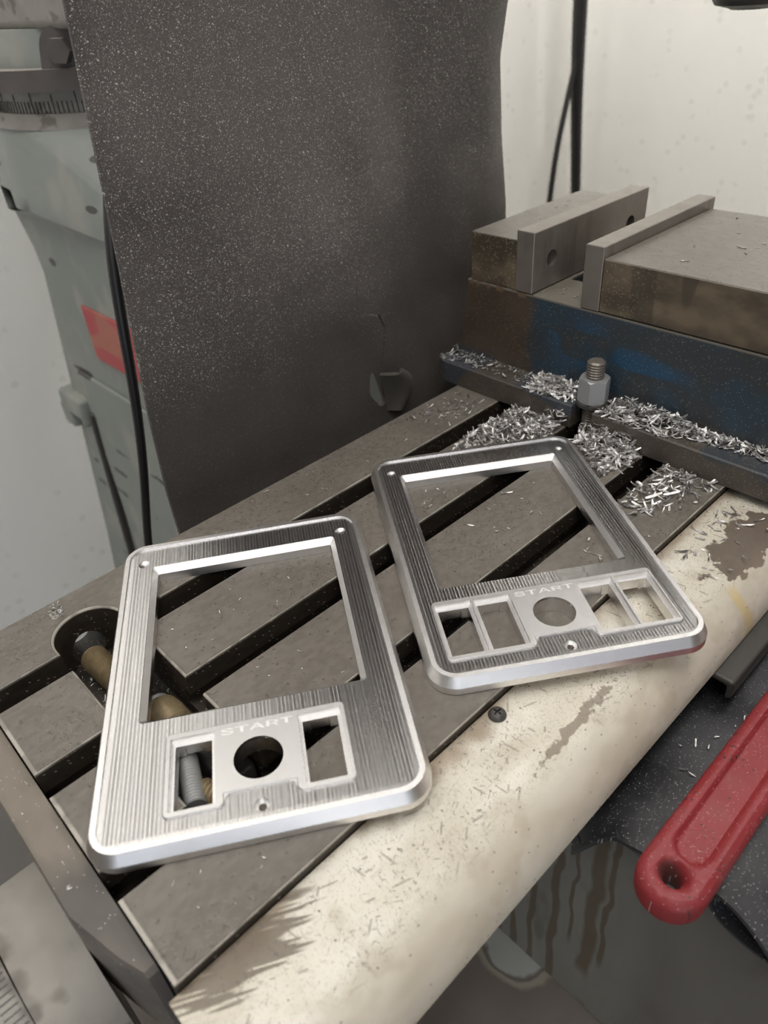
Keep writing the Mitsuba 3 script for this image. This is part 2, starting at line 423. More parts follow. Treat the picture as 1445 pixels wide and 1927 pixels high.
M = {
    'm_table': principled(f_table, r_table, .5, bump=b_table, bscale=.00022, beps=3e-4),
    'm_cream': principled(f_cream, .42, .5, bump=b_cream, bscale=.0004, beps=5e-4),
    'm_flap': principled(f_flap, .62, .4),
    'm_wall': principled(f_wall, .6, .3),
    'm_green': principled(f_green, .5, .5),
    'm_grey': principled(f_grey, .55, .4),
    'm_bracket': principled(f_bracket, .5, .5),
    'm_vise': principled(f_vise, .48, .5),
    'm_jaw': principled(f_jaw, .42, .5),
    'm_steel': principled(f_steel, .34, .5, metallic=.35),
    'm_mat': principled(f_mat, .45, .5),
    'm_red': principled(f_red, .50, .5, bump=lambda p, n, uv: fbm(p.x * 500, p.y * 500, p.z * 500, 3), bscale=.00025, beps=3e-4),
    'm_saddle': principled(f_saddle, .5, .4),
    'm_knee': principled(f_knee, .6, .3),
    'm_brass': principled(f_brass, .38, .5, metallic=.4),
    'm_dust': principled(f_dust, .7, .3),
    'm_name_plate': principled(f_red_plate, .5, .4),
    'm_base': principled(f_base, .7, .3),
    'm_flap_lip': principled((0.078, 0.070, 0.062), .85, .15),
    'm_black': principled((0.012, 0.011, 0.011), .45, .5),
    'm_dark_steel': principled((0.05, 0.046, 0.042), .42, .5),
    'm_zinc': principled((0.36, 0.36, 0.36), .40, .5, metallic=.35),
    'm_chip': alu(.34, f_chip),
    'm_chip_dark': alu(.36, .52),
    'm_alu_floor': alu(.115, f_plate_refl, f_plate_bump, .000080, 1.2e-4),
    'm_alu_rim': alu(.25, .98, f_rim_bump, .0000040, 1e-4),
    'm_alu_panel': alu(.27, .76, f_brush_bump, .0000060, 1e-4),
    'm_alu_letter': alu(.42, .97),
    'm_ceiling': principled((0.78, 0.77, 0.74), .8, .2),
    'm_lamp': principled((0.8, 0.8, 0.8), .5, .5),
    'm_stamp': principled((0.36, 0.345, 0.315), .5, .4),
}
scene.update(M)

# ------------------------------------------------------------------ room
BY, RX = 1.15, 1.72
add('wall_back', tri(box(-2.6, RX + .1, BY, BY + .1, FLOOR, CEIL)), 'm_wall', kind='structure', label='white wall behind the milling machine')
add('wall_right', tri(box(RX, RX + .1, -2.6, BY, FLOOR, CEIL)), 'm_wall', kind='structure', label='cream white wall behind the vise')
add('wall_left', tri(box(-2.7, -2.6, -2.6, BY + .1, FLOOR, CEIL)), 'm_base', kind='structure')
add('wall_front', tri(box(-2.7, RX + .1, -2.7, -2.6, FLOOR, CEIL)), 'm_base', kind='structure')
add('floor', tri(box(-2.7, RX + .1, -2.7, BY + .1, FLOOR - .1, FLOOR)), 'm_base', kind='structure')
add('ceiling', tri(box(-2.7, RX + .1, -2.7, BY + .1, CEIL, CEIL + .1)), 'm_ceiling', kind='structure')
for (x, y, a, b, e) in LAMPS:
    k = name_of('ceiling_light')
    tag(k, 'long white fluorescent ceiling light with a glowing diffuser', 'ceiling light', 'ceiling lights')
    add(k + '__housing', tri(cbox(x - a - .03, x + a + .03, y - b - .03, y + b + .03, CEIL - .05, CEIL, .01)), 'm_lamp')
    q = trimesh.Trimesh([[x - a, y - b, CEIL - .052], [x + a, y - b, CEIL - .052], [x + a, y + b, CEIL - .052], [x - a, y + b, CEIL - .052]], [[0, 2, 1], [0, 3, 2]], process=False)
    add(k + '__diffuser', q, 'm_lamp', emitter={'type': 'area', 'radiance': {'type': 'rgb', 'value': (e * LAMP_TINT).tolist()}})

# daylight door behind the camera
q = trimesh.Trimesh([[-2.5, -2.59, -.92], [-1.2, -2.59, -.92], [-1.2, -2.59, .9], [-2.5, -2.59, .9]], [[0, 2, 1], [0, 3, 2]], process=False)
add('window_1', q, 'm_lamp', kind='structure', label='bright daylight opening behind the camera', emitter={'type': 'area', 'radiance': {'type': 'rgb', 'value': DAYLIGHT}})

# ------------------------------------------------------------------ milling table
X0, X1 = 0.0097, 1.05
YF, YB = 0.1422, 0.3696
SL = [(0.3105, 0.3265), (0.2469, 0.2632), (0.1837, 0.2000)]     # slots (front edge, back edge)
CH, TH, UW, UH = 0.0007, 0.0145, 0.0055, 0.010                   # chamfer, throat depth, undercut
prof = [(YF, -.075), (YB, -.075), (YB, -CH), (YB - CH, 0)]
for (a, b) in SL:
    prof += [(b + CH, 0), (b, -CH), (b, -TH), (b + UW, -TH), (b + UW, -TH - UH), (a - UW, -TH - UH), (a - UW, -TH), (a, -TH), (a, -CH), (a - CH, 0)]
prof += [(YF + CH, 0), (YF, -CH)]
tab = ext_x(prof, X0, X1)
tab -= m3.Manifold.batch_hull([box(X0 - .002, X0, YF - .01, YB + .01, -CH, .002), box(X0 - .002, X0 + CH + .002, YF - .01, YB + .01, .0 + 1e-6, .004), box(X0 - .002, X0 + 1e-5, YF - .01, YB + .01, -CH, 0)])
# drain trough with a round end
tx0, tx1, tyc, ty0 = 0.0502, 0.0882, 0.3310, 0.1815
stad = m3.CrossSection.circle((tx1 - tx0) / 2, 48).translate([(tx0 + tx1) / 2, tyc]) + m3.CrossSection.square([tx1 - tx0, tyc - ty0]).translate([tx0, ty0])
tab -= ext(stad, -.034, .01)
tab -= m3.Manifold.batch_hull([ext(stad, -CH * 2, -CH * 2 + 1e-5), ext(stad.offset(CH * 2 + .0005, m3.JoinType.Round, 2, 64), .0005, .001)])
tab -= cyl((.0695, .30, -.0255), (.0695, .40, -.0255), .0100)     # drain bore through the back
TABLE = 'milling_table'
tag(TABLE, 'worn brown-grey iron milling table with long T-slots under the two aluminium plates', 'machine table')
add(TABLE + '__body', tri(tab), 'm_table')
# end bracket
br = m3.Manifold.batch_hull([ext(poly([(-.0062, .196), (-.0062, .400), (.0090, .400), (.0090, .157), (.0045, .157), (.0005, .168)]), -.0075, -.0065),
                             ext(poly([(-.0070, .194), (-.0070, .402), (.0090, .402), (.0090, .155), (.0045, .155), (-.0005, .167)]), -.060, -.0085)])
add(TABLE + '__end_bracket', tri(br), 'm_bracket', label='dark oily strip bolted along the table end')
# stamped letters beside the drain
lt = meshkit.text_mesh('E8', 1.0, .1, bold=True)
lt.apply_scale([.0042, .0058, .0012]); a = math.radians(-90)
lt.apply_transform(trimesh.transformations.rotation_matrix(a, [0, 0, 1])); lt.apply_translation([.0590, .3610, -.00002])
add(TABLE + '__stamped_mark', lt, 'm_stamp', label='letters stamped beside the round drain end')
# chips and grit lying in the trough bottom (uncountable)
def chip_mesh(L, w, t, curl, seed):
    """A machined sliver: tapered, bent and twisted strip, closed, 4-sided."""
    r = np.random.default_rng(seed)
    n = 5
    s = np.linspace(-.5, .5, n)
    ang = curl * s
    R = L / max(abs(curl), 1e-3)
    x, z = (R * np.sin(ang), R * (1 - np.cos(ang))) if abs(curl) > .05 else (L * s, 0 * s)
    taper = np.array([.45, .9, 1., .85, .25]) if seed % 3 == 0 else np.array([.75, 1., .95, 1., .65])
    tw = r.uniform(-.9, .9) * s * 2
    P = []
    for i in range(n):
        c, d = math.cos(tw[i]), math.sin(tw[i])
        for (a, b) in ((-1, -1), (1, -1), (1, 1), (-1, 1)):
            yy, zz = a * w / 2 * taper[i], b * t / 2 * (taper[i] * .6 + .4)
            P.append([x[i], yy * c - zz * d, z[i] + yy * d + zz * c])
    f = []
    for i in range(n - 1):
        for j in range(4):
            k = (j + 1) % 4
            f += [[4 * i + j, 4 * i + 4 + k, 4 * i + k], [4 * i + j, 4 * i + 4 + j, 4 * i + 4 + k]]
    f += [[0, 1, 2], [0, 2, 3], [16, 18, 17], [16, 19, 18]]
    m = trimesh.Trimesh(P, f, process=False)
    if m.volume < 0:
        m.invert()
    return m


CHIPS = [chip_mesh(L, w, t, c, i) for i, (L, w, t, c) in enumerate([
    (.0062, .0011, .0006, .3), (.0078, .0013, .0007, .5), (.0050, .0010, .0007, .2), (.0068, .0009, .0005, 1.4), (.0042, .0014, .0008, .4),
    (.0095, .0010, .0006, .8), (.0056, .0014, .0006, .5), (.0034, .0012, .0007, .2), (.0074, .0008, .0005, .4), (.0030, .0009, .0006, 2.4)])]


def place(mesh, p, yaw, pitch, roll, s=1.0):
    m = mesh.copy()
    R = trimesh.transformations.euler_matrix(roll, pitch, yaw, 'sxyz')
    m.apply_scale(s); m.apply_transform(R)
    m.apply_translation(p)
    return m


def pile(key, n, sampler, height, label, bsdf='m_chip', s=(.75, 1.45), flat=.38):
    ms = []
    for i in range(n):
        x, y, z0, h = sampler()
        c = CHIPS[rng.integers(len(CHIPS))]
        ms.append(place(c, [x, y, z0 + .0006 + h * rng.random() * height], rng.uniform(0, 6.28), rng.normal() * flat, rng.uniform(-.6, .6), rng.uniform(*s)))
    add(key, trimesh.util.concatenate(ms), bsdf, label=label, cat='metal chips', kind='stuff')


PLATES = [(.11925, .24643, math.radians(-32.697)), (.27851, .20456, math.radians(-34.271))]
def on_plate(x, y):
    for (cx, cy, a) in PLATES:
        u = math.cos(a) * (x - cx) + math.sin(a) * (y - cy); v = -math.sin(a) * (x - cx) + math.cos(a) * (y - cy)
        if abs(u) < .077 and abs(v) < .107 and not (abs(u) < .045 and -.027 < v < .070):
            return True
    return False


def in_poly(pts):
    from shapely import Polygon, Point
    P = Polygon(pts); x0, y0, x1, y1 = P.bounds
    def f():
        while True:
            x, y = rng.uniform(x0, x1), rng.uniform(y0, y1)
            if P.contains(Point(x, y)) and not on_plate(x, y):
                return x, y, min(1, P.exterior.distance(Point(x, y)) / .012)
    return f


def in_trough():
    return rng.uniform(.053, .086), rng.uniform(.19, .335), -.034, 1


pile('trough_swarf', 420, in_trough, .006, 'black oily chips lying in the drain trough beside the stud', 'm_chip_dark', (.3, .65))

# ------------------------------------------------------------------ cream guard along the table front
gy, gz, gr, gt = .1145, -.006, .030, .0022
outer = [(YF - .0006, gz), (gy, gz)] + [(gy - gr * math.sin(a), gz - gr + gr * math.cos(a)) for a in np.linspace(.12, math.pi / 2, 14)] + [(gy - gr, gz - gr - .0025)]
inner = [(y + (gt if i > 8 else gt * min(1, max(0, (i - 1) / 8))), z - (gt if i < 10 else gt * max(0, (15 - i) / 6))) for i, (y, z) in enumerate(outer)]
gp = outer + inner[::-1]
gp = [(y, z) for y, z in gp]
guard = ext_x(gp[::-1], X0 - .004, X1)
if guard.volume() < 0 or guard.is_empty():
    guard = ext_x(gp, X0 - .004, X1)
tag('table_guard', 'cream painted rounded sheet guard with nicks along the table front', 'machine guard')
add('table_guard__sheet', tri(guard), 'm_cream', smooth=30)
scr = lathe([(0, 0), (.0044, 0), (.0044, .0006), (.0038, .0016), (.0024, .0024), (0, .0027)], (.1800, .1365, gz + .0001), (0, 0, 1))
scr -= box(.1800 - .0022, .1800 + .0022, .1365 - .00045, .1365 + .00045, gz + .0012, gz + .005).rotate([0, 0, 0])
scr -= box(.1800 - .00045, .1800 + .00045, .1365 - .0022, .1365 + .0022, gz + .0012, gz + .005)
add('table_guard__screw', tri(scr), 'm_dark_steel', smooth=35, label='dark cross-head screw by the table edge')

# ------------------------------------------------------------------ the two milled aluminium plates
def make_plate(key, cx, cy, deg, z0, four, label):
    tag(key, label, 'aluminium plate', 'milled switch panel plates')
    mm = 0.001
    out = rrect(-71.7, 71.7, -101.4, 101.4, 14.5, 64)
    top_in = rrect(-69.1, 69.1, -98.9, 98.9, 12.3, 64)
    H, FL = 10.0, 8.8
    body = m3.Manifold.batch_hull([ext(out, 0.4, 4.4), ext(rrect(-71.3, 71.3, -101, 101, 14, 64), 0, .5), ext(top_in, H - .01, H)])
    pocket = rrect(-66.6, 66.6, -96.5, 96.5, 9.8, 48)
    win_b = rrect(-50.8, 50.8, -32.4, 75.2, 1.2, 24)
    win_t = rrect(-53.6, 53.6, -36.0, 78.8, 2.4, 24)
    cut_win = ext(win_b, -1, 12) + m3.Manifold.batch_hull([ext(win_b, 5.4, 5.41), ext(win_t, FL, FL + .02)]) + ext(win_t, FL, 12)
    hw = 60.5 if four else 40.4
    panel = rrect(-hw, hw, -88.2, -46.2, 2.6, 24)
    notch = poly([(-17.4, -90.), (17.4, -90.), (17.4, -88.25), (16.2, -87.6), (15.3, -86.2), (14.6, -83.6), (13.2, -82.2), (11.6, -81.9), (-11.6, -81.9), (-13.2, -82.2), (-14.6, -83.6), (-15.3, -86.2), (-16.2, -87.6), (-17.4, -88.25)])
    panel = panel - notch
    slots = ((-59.2, -39.5), (-38.2, -18.5), (18.5, 38.2), (39.5, 59.2)) if four else ((-38.2, -18.7), (18.7, 38.2))
    cut = m3.Manifold.cylinder(30, 10.8, 10.8, 64).translate([0, -67.5, -10])
    for (a, b) in slots:
        cut += ext(rrect(a, b, -85.6, -49.1, .35, 12), 7.0, 20)
        cut += ext(rrect(a + 1.7, b - 1.7, -84.0, -51.6, .3, 12), -5, 8)
        m_ = (a + b) / 2
        cut += ext(rrect(m_ - 4.4, m_ + 4.4, -84.9, -50.7, .3, 12), -5, 5.2)
    hole = m3.Manifold.cylinder(30, 1.75, 1.75, 24).translate([0, -90.4, -10]) + m3.Manifold.cylinder(1.7, 1.6, 3.3, 32).translate([0, -90.4, FL - 1.7]) + m3.Manifold.cylinder(2, 3.3, 3.3, 32).translate([0, -90.4, FL])
    sinks = m3.Manifold()
    for s in (-1, 1):
        sinks += m3.Manifold.cylinder(1.1, .6, 3.3, 32).translate([s * 58.2, 82.4, FL - 1.09]) + m3.Manifold.cylinder(2, 3.3, 3.3, 32).translate([s * 58.2, 82.4, FL])
    body = body - ext(pocket, FL - .25, 20) - cut_win - cut - hole - sinks
    floor = ext(pocket, FL - .25, FL) - cut_win - cut - hole - sinks - ext(panel, 0, 20)
    pan = ext(panel, FL - .25, H - .45)
    hwp = 60.5 if four else 40.4
    for (a, b, c, d) in ((-hwp, -15.2, -88.2, -46.2), (15.2, hwp, -88.2, -46.2), (-hwp + 4, hwp - 4, -81.95, -46.2)):
        pan += m3.Manifold.batch_hull([ext(rrect(a, b, c, d, 2.6, 32), H - .6, H - .45), ext(rrect(a + .45, b - .45, c + .45, d - .45, 2.2, 32), H - .01, H)])
    pan -= cut
    txt = meshkit.text_mesh('START', 1.0, 1.0, bold=True)
    lo, hi = txt.bounds
    txt.apply_translation([-(lo[0] + hi[0]) / 2, -lo[1], 0]); w_ = hi[0] - lo[0]; h_ = hi[1] - lo[1]
    txt.apply_scale([32.6 / w_, 3.5 / h_, 1.0]); txt.apply_translation([0.3, -52.6, H - .22])
    try:
        tm = man(txt)
        if tm.is_empty():
            raise ValueError('text')
        pan2 = pan - tm
        pan = pan2
        lt_ = txt.copy(); lt_.vertices[:, 2] = np.where(lt_.vertices[:, 2] > H - .1, H - .10, H - .22)
    except Exception:
        lt_ = txt.copy(); lt_.vertices[:, 2] = np.where(lt_.vertices[:, 2] > H - .1, H + .03, H - .2)
    W = T().translate([cx, cy, z0]).rotate([0, 0, 1], deg).scale(mm)
    def put(sub, m, bsdf, uvs, label=None):
        m = m if isinstance(m, trimesh.Trimesh) else tri(m)
        m = trimesh.Trimesh(m.vertices[m.faces].reshape(-1, 3), np.arange(len(m.faces) * 3).reshape(-1, 3), process=False) if uvs else m
        uv = m.vertices[:, :2].copy() if uvs else None
        Mx = np.array(W.matrix); m = m.copy(); m.vertices = m.vertices @ Mx[:3, :3].T + Mx[:3, 3]
        add(key + '__' + sub, m, bsdf, smooth=False if uvs else 13, uv=uv, label=label)
    put('frame', body, 'm_alu_rim', False, 'bright rim with a wide bevelled edge')
    put('milled_face', floor, 'm_alu_floor', True, 'striped milled face between rim and window')
    put('switch_panel', pan, 'm_alu_panel', True, 'raised satin panel with ' + ('four' if four else 'two') + ' rectangular switch openings and a round hole')
    put('start_lettering', lt_, 'm_alu_letter', False, 'word START engraved above the round hole')


make_plate('switch_panel_plate', .11925, .24643, -32.697, .0001, False, 'milled aluminium frame plate with two switch openings beside the START hole')
make_plate('switch_panel_plate_001', .27851, .20456, -34.271, .0001, True, 'milled aluminium frame plate with four switch openings beside the START hole')

# ------------------------------------------------------------------ studs lying in the trough
def thread(p, axis, L, r, pitch, chamfer=.0012):
    n = int(L / pitch)
    pr = [(0, 0), (r * .80, 0), (r * .92, chamfer * .6)]
    z = chamfer
    while z < L - chamfer:
        pr += [(r * .86, z), (r, z + pitch * .38), (r, z + pitch * .58), (r * .86, z + pitch * .95)]
        z += pitch
    pr += [(r * .88, L - chamfer * .5), (r * .78, L), (0, L)]
    return lathe(pr, p, axis, 28)


def thing_single(name, mesh, bsdf, label, cat, smooth=20, group=None):
    k = name_of(name)
    tag(k, label, cat, group)
    scene[k] = mikit.ply(mesh, bsdf, smooth=smooth)
    return k


thing_single('bronze_stud', tri(thread((.0672, .3400, -.0255), (.06, -1, -.02), .052, .0078, .0014)), 'm_brass', 'bronze threaded stud lying at the drain hole left of the plate', 'stud')
t = name_of('pipe_fitting')
tag(t, 'brown metal round fitting with yellow paint marks seen through the left plate window', 'fitting')
add(t + '__collar', tri(lathe([(0, 0), (.0085, 0), (.0105, .002), (.0110, .008), (.0104, .0175), (.0090, .0190), (0, .0190)], (.0723, .2725, -.0205), (.03, -1, 0))), 'm_brass', smooth=30)
add(t + '__end_ring', tri(lathe([(.0058, 0), (.0082, 0), (.0085, .0006), (.0080, .0022), (.0060, .0024)], (.0723, .2746, -.0195), (.03, -1, 0))), 'm_zinc', smooth=30)
thing_single('threaded_stud', tri(thread((.0645, .2255, -.0062), (-.42, -1., -.02), .0265, .0049, .0016)), 'm_zinc', 'grey zinc threaded stud seen through the left switch opening of the nearer plate', 'stud')
thing_single('brass_bolt', tri(thread((.0600, .2090, -.0120), (.45, -1, .12), .030, .0070, .0024)), 'm_brass', 'brassy coarse-threaded bolt beside the grey stud in the switch opening', 'bolt')
thing_single('slot_block', tri(rbox(.0700, .0870, .2030, .2440, -.034, -.0125, .003)), 'm_dark_steel', 'smooth dark steel block in the trough behind the threaded stud', 'block', 30)
thing_single('metal_scrap', tri(m3.Manifold.hull_points([[.0470, .2030, -.022], [.0555, .2010, -.024], [.0520, .2090, -.012], [.0480, .2075, -.020], [.0560, .2060, -.021]])), 'm_zinc', 'small bright broken scrap of metal below the grey stud', 'scrap')

# ------------------------------------------------------------------ machine vise
V = 'machine_vise'
tag(V, 'big blue and brown machine vise with steel jaws bolted across the table', 'vise')
fx0, bx0, bx1, ft = .4145, .4405, .5865, .0182
fl = rrect(fx0, .6120, .020, .398, .018, 40)
flange = m3.Manifold.batch_hull([ext(fl, .0004, ft - .001), ext(fl.offset(-.001, m3.JoinType.Round, 2, 40), ft - .001, ft)])
slot = m3.CrossSection.circle(.0085, 24).translate([.4275, .2505]) + m3.CrossSection.square([.03, .017]).translate([.4275 - .03, .2420])
flange -= ext(slot, -.01, .03)
flange -= ext(rrect(.425, .4405, .384, .420, .004, 16), .006, .03)
vb = ext_x([(.020, .016), (.3930, .016), (.3845, .034), (.3800, .0795), (.020, .0795)], bx0, bx1)
vb -= box(bx0 + .045, bx1 - .045, .0, .3150, .060, .09)
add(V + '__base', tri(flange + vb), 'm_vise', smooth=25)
add(V + '__fixed_jaw', tri(cbox(bx0 + .001, bx1 - .001, .3335, .3775, .0797, .1165, .0006)), 'm_jaw', label='fixed jaw block')
jp = cbox(bx0 - .0005, .5935, .3180, .3334, .0802, .1242, .0005)
mj = cbox(bx0 - .0005, .5925, .2615, .2760, .0800, .1240, .0005)
hx = (.4630, .5700)
for x in hx:
    jp -= cyl((x, .310, .1010), (x, .3285, .1010), .0062)
k1 = add(V + '__jaw_plate', tri(jp), 'm_steel', label='ground steel plate of the fixed jaw with two screw holes')
for x in hx:
    s = lathe([(0, 0), (.0052, 0), (.0052, .0052), (.0046, .0058), (.0027, .0058), (.0027, .0030), (0, .0030)], (x, .3290, .1010), (0, -1, 0), 24)
    add(V + '__jaw_plate__screw', tri(s), 'm_dark_steel', smooth=30)
add(V + '__jaw_plate_001', tri(mj), 'm_steel', label='ground steel plate of the movable jaw')
add(V + '__movable_jaw', tri(cbox(bx0 - .0002, bx1 + .0005, .030, .2613, .0802, .1165, .0008)), 'm_jaw', label='brown movable jaw block with a grey top')

# clamp stud with nut on the flange
k = name_of('clamp_stud')
tag(k, 'grey stud with a tall hex nut clamping the vise flange among the chips', 'clamp stud')
bx, by = .4275, .2505
add(k + '__stud', tri(thread((bx, by, -.012), (0, 0, 1), .0635, .0064, .0020)), 'm_steel', smooth=20)
hexm = m3.Manifold.cylinder(.0180, .0113, .0113, 6).rotate([0, 0, 17]) ^ lathe([(0, 0), (.0100, 0), (.0114, .0012), (.0114, .0168), (.0100, .018), (0, .018)], (0, 0, 0), (0, 0, 1), 48)
hexm = (hexm - m3.Manifold.cylinder(.05, .0058, .0058, 24).translate([0, 0, -.01])).translate([bx, by, ft + .0026])
add(k + '__nut', tri(hexm), 'm_zinc', smooth=15)
ws = (m3.Manifold.cylinder(.0024, .0119, .0119, 40) - m3.Manifold.cylinder(.02, .0064, .0064, 24).translate([0, 0, -.005])).translate([bx, by, ft + .0001])
add(k + '__washer', tri(ws), 'm_dark_steel', smooth=30)

# ------------------------------------------------------------------ chips
def pile_on(pts, z):
    f = in_poly(pts)
    def g():
        x, y, h = f()
        return x, y, z + (.012 * max(0, (x - .400) / .0145) * rng.random() if z == 0.0 and x > .40 and .205 < y < .28 else 0), h
    return g


pile('swarf_pile', 700, pile_on([(.325, .3000), (.360, .3095), (.4140, .3095), (.4142, .2640), (.385, .2640), (.350, .2760)], 0.0), .007, 'spread of silvery chips on the table strip between the far slots left of the nut')
pile('swarf_pile_001', 560, pile_on([(.360, .2465), (.4142, .2468), (.4142, .2005), (.395, .2003), (.370, .2080)], 0.0), .010, 'thick heap of silvery chips in front of the clamp stud behind the farther plate')
pile('swarf_pile_002', 480, pile_on([(.4155, .3000), (.438, .3080), (.4395, .2560), (.4340, .2640), (.4190, .2615)], ft), .013, 'heap of silvery chips on the vise flange left of the nut')
pile('swarf_pile_003', 420, pile_on([(.4155, .2405), (.4300, .2385), (.4395, .2470), (.4400, .1850), (.4290, .1600), (.4155, .1900)], ft), .013, 'heap of silvery chips on the vise flange right of the nut')
pile('swarf_pile_004', 240, pile_on([(.4260, .1850), (.4400, .1850), (.4400, .0900), (.4300, .0900)], ft), .008, 'thin row of chips along the foot of the blue vise side')
pile('swarf_pile_005', 150, pile_on([(.3600, .1835), (.4140, .1835), (.4140, .1440), (.385, .1440), (.345, .170)], 0.0), .004, 'scatter of long chips on the front table strip beside the vise flange')
pile('swarf_pile_006', 170, pile_on([(.4155, .3900), (.4390, .3900), (.4390, .3050), (.4200, .3050)], ft), .003, 'dull chips along the far end of the vise flange', 'm_chip_dark', (.5, .9))
pile('swarf_pile_007', 90, pile_on([(.345, .3640), (.405, .3640), (.405, .3300), (.352, .3300)], 0.0), .001, 'fine chips strewn over the rear table strip near the vise', 'm_chip', (.3, .8))
pile('swarf_pile_008', 26, lambda: (rng.uniform(.060, .0665), rng.uniform(.3525, .3640), 0, 1), .002, 'tiny clump of curly chips above the round drain', 'm_chip_dark', (.3, .6))

def loose(x, y, z, s=1.0, yaw=None, kind=None, bsdf='m_chip', where='the machine'):
    c = CHIPS[int(rng.integers(len(CHIPS))) if kind is None else kind]
    m = place(c, [x, y, 0], rng.uniform(0, 6.28) if yaw is None else yaw, rng.normal() * .06, rng.uniform(-.3, .3), s)
    m.apply_translation([0, 0, z + .00008 - m.bounds[0][2]])
    k = name_of('metal_chip')
    tag(k, f'small bright aluminium chip lying loose on {where}', 'metal chip', f'loose chips on {where}')
    scene[k] = mikit.ply(m, bsdf)


def scatter(n, x0, x1, y0, y1, z, s0, s1, where, bsdf='m_chip'):
    for _ in range(n):
        x, y = rng.uniform(x0, x1), rng.uniform(y0, y1)
        while z < .01 and on_plate(x, y):
            x, y = rng.uniform(x0, x1), rng.uniform(y0, y1)
        loose(x, y, z, rng.uniform(s0, s1), bsdf=bsdf, where=where)


rear, mid, third, front = 'the rear table strip', 'the second table strip from the curtain', 'the third table strip from the curtain', 'the front table strip'
scatter(16, .19, .34, .330, .366, 0, .25, .6, rear)
scatter(16, .25, .33, .268, .306, 0, .3, .8, mid)
scatter(16, .265, .345, .206, .242, 0, .3, .9, third)
scatter(7, .30, .345, .150, .178, 0, .5, 1.0, front)
scatter(10, .10, .20, .268, .306, 0, .2, .45, mid)
scatter(6, .10, .19, .206, .242, 0, .2, .4, third)
scatter(6, .02, .10, .148, .178, 0, .2, .45, front)
scatter(26, .335, .405, .100, .138, gz, .5, 1.15, 'the cream guard')
scatter(10, .36, .40, .112, .138, gz, .5, 1.1, 'the cream guard', 'm_chip_dark')
scatter(16, .455, .575, .16, .255, .1165, .4, .9, 'the grey top of the movable vise jaw')
scatter(8, .455, .575, .34, .372, .1165, .3, .6, 'the top of the fixed vise jaw')
scatter(7, .45, .49, .280, .314, .0797, .5, .9, 'the vise bed between the jaws')
scatter(8, -.003, .007, .19, .30, -.0065, .2, .45, 'the dark strip at the table end')
loose(.2095, .2268, 0, .9, .5, 4, where=third); loose(.0990, .2790, 0, .6, 1.2, 9, where=mid); loose(.1400, .2890, 0, .5, .3, 2, where=mid)

# ------------------------------------------------------------------ rubber curtain behind the table
def flap_xyz(u, v):
    """u across, v from the bottom up."""
    z = -.075 + v * .66
    y = np.interp(z, [-.08, -.05, .05, .16, .28, .60], [.398, .402, .430, .450, .461, .485])
    xl = np.interp(z, [-.08, -.05, .0, .05, .09, .16, .28, .60], [.160, .1655, .1700, .1775, .1835, .1945, .2080, .236])
    xr = np.interp(z, [-.08, -.05, .05, .10, .17, .215, .25, .30, .60], [.535, .540, .556, .5670, .5720, .5735, .5850, .602, .70])
    x = xl + (xr - xl) * u
    fold = .007 * np.sin(u * 7.5 + .6) * np.clip((z + .02) / .12, 0, 1) + .010 * np.exp(-((u - .50) / .11) ** 2) * np.clip((z + .02) / .1, 0, 1)
    y = y - fold + .006 * np.cos(np.pi * u * 2) + .03 * np.clip((u - .9) / .1, 0, 1) ** 2 * np.clip((z - .0) / .1, 0, 1) * .25
    return np.stack([x, y, z], -1)


fm, _ = sheet(flap_xyz, 90, 120, .0035)
flap = man(fm)
hole = m3.Manifold.batch_hull([m3.Manifold.sphere(.004, 16).scale([1, 6, 1]).translate(q) for q in ([.3600, .42, .0155], [.3560, .42, .004], [.3625, .41, -.006])])
if not flap.is_empty():
    flap = flap - hole
    for pa, pb in zip([(.3700, .0625), (.3805, .058), (.3845, .047), (.3790, .034)], [(.3805, .058), (.3845, .047), (.3790, .034), (.3720, .0215)]):
        flap -= m3.Manifold.batch_hull([cyl((pa[0], .36, pa[1]), (pa[0], .48, pa[1]), .0011, seg=8), cyl((pb[0], .36, pb[1]), (pb[0], .48, pb[1]), .0011, seg=8)])
    fm2 = tri(flap)
else:
    fm2 = fm
tag('rubber_curtain', 'black rubber curtain dusted with metal specks hanging behind the table', 'rubber sheet')
add('rubber_curtain__sheet', fm2, 'm_flap', smooth=30)
def tab_xyz(u, v):
    w = .010 + .014 * np.sin(np.pi * np.clip(v * .85 + .12, 0, 1))
    x = .3610 + u * w * 1.1 + .006 * np.sin(v * 2) 
    z = .0200 - v * .036 + .004 * u * (1 - u)
    y = .4080 - .012 * np.sin(u * 2.6) - .004 * (1 - v)
    return np.stack([x, y + .0 * u, z], -1)
tm_, _ = sheet(tab_xyz, 12, 14, .003)
add('rubber_curtain__torn_lip', tm_, 'm_flap_lip', smooth=30, label='torn curled lip of rubber at the slit')

# ------------------------------------------------------------------ machine column behind the curtain
K = 'machine_column'
tag(K, 'grey-green cast machine column with degree ring beside the white wall on the left', 'machine column')
body = ext_x([(.62, -.95), (1.125, -.80), (1.060, -.52), (1.028, -.42), (.925, -.02), (.915, .020), (.920, .048), (.950, .10), (.970, .125), (.62, .125)], .300, .66)
body = body + m3.Manifold.batch_hull([cyl((.430, .835, .105), (.430, .835, .120), .153, seg=64), cyl((.430, .835, .175), (.430, .835, .184), .146, seg=64), box(.301, .5, .63, .965, .085, .110)])
add(K + '__body', tri(body), 'm_green', smooth=30)
ringc = (.430, .835)
add(K + '__lower_rim', tri(m3.Manifold.cylinder(.013, .1490, .1450, 96).translate([*ringc, .1810])), 'm_grey', smooth=30)
add(K + '__degree_ring', tri(m3.Manifold.cylinder(.034, .1410, .1410, 96).translate([*ringc, .1930])), 'm_grey', smooth=30, label='bare metal ring with engraved degree marks')
ticks = []
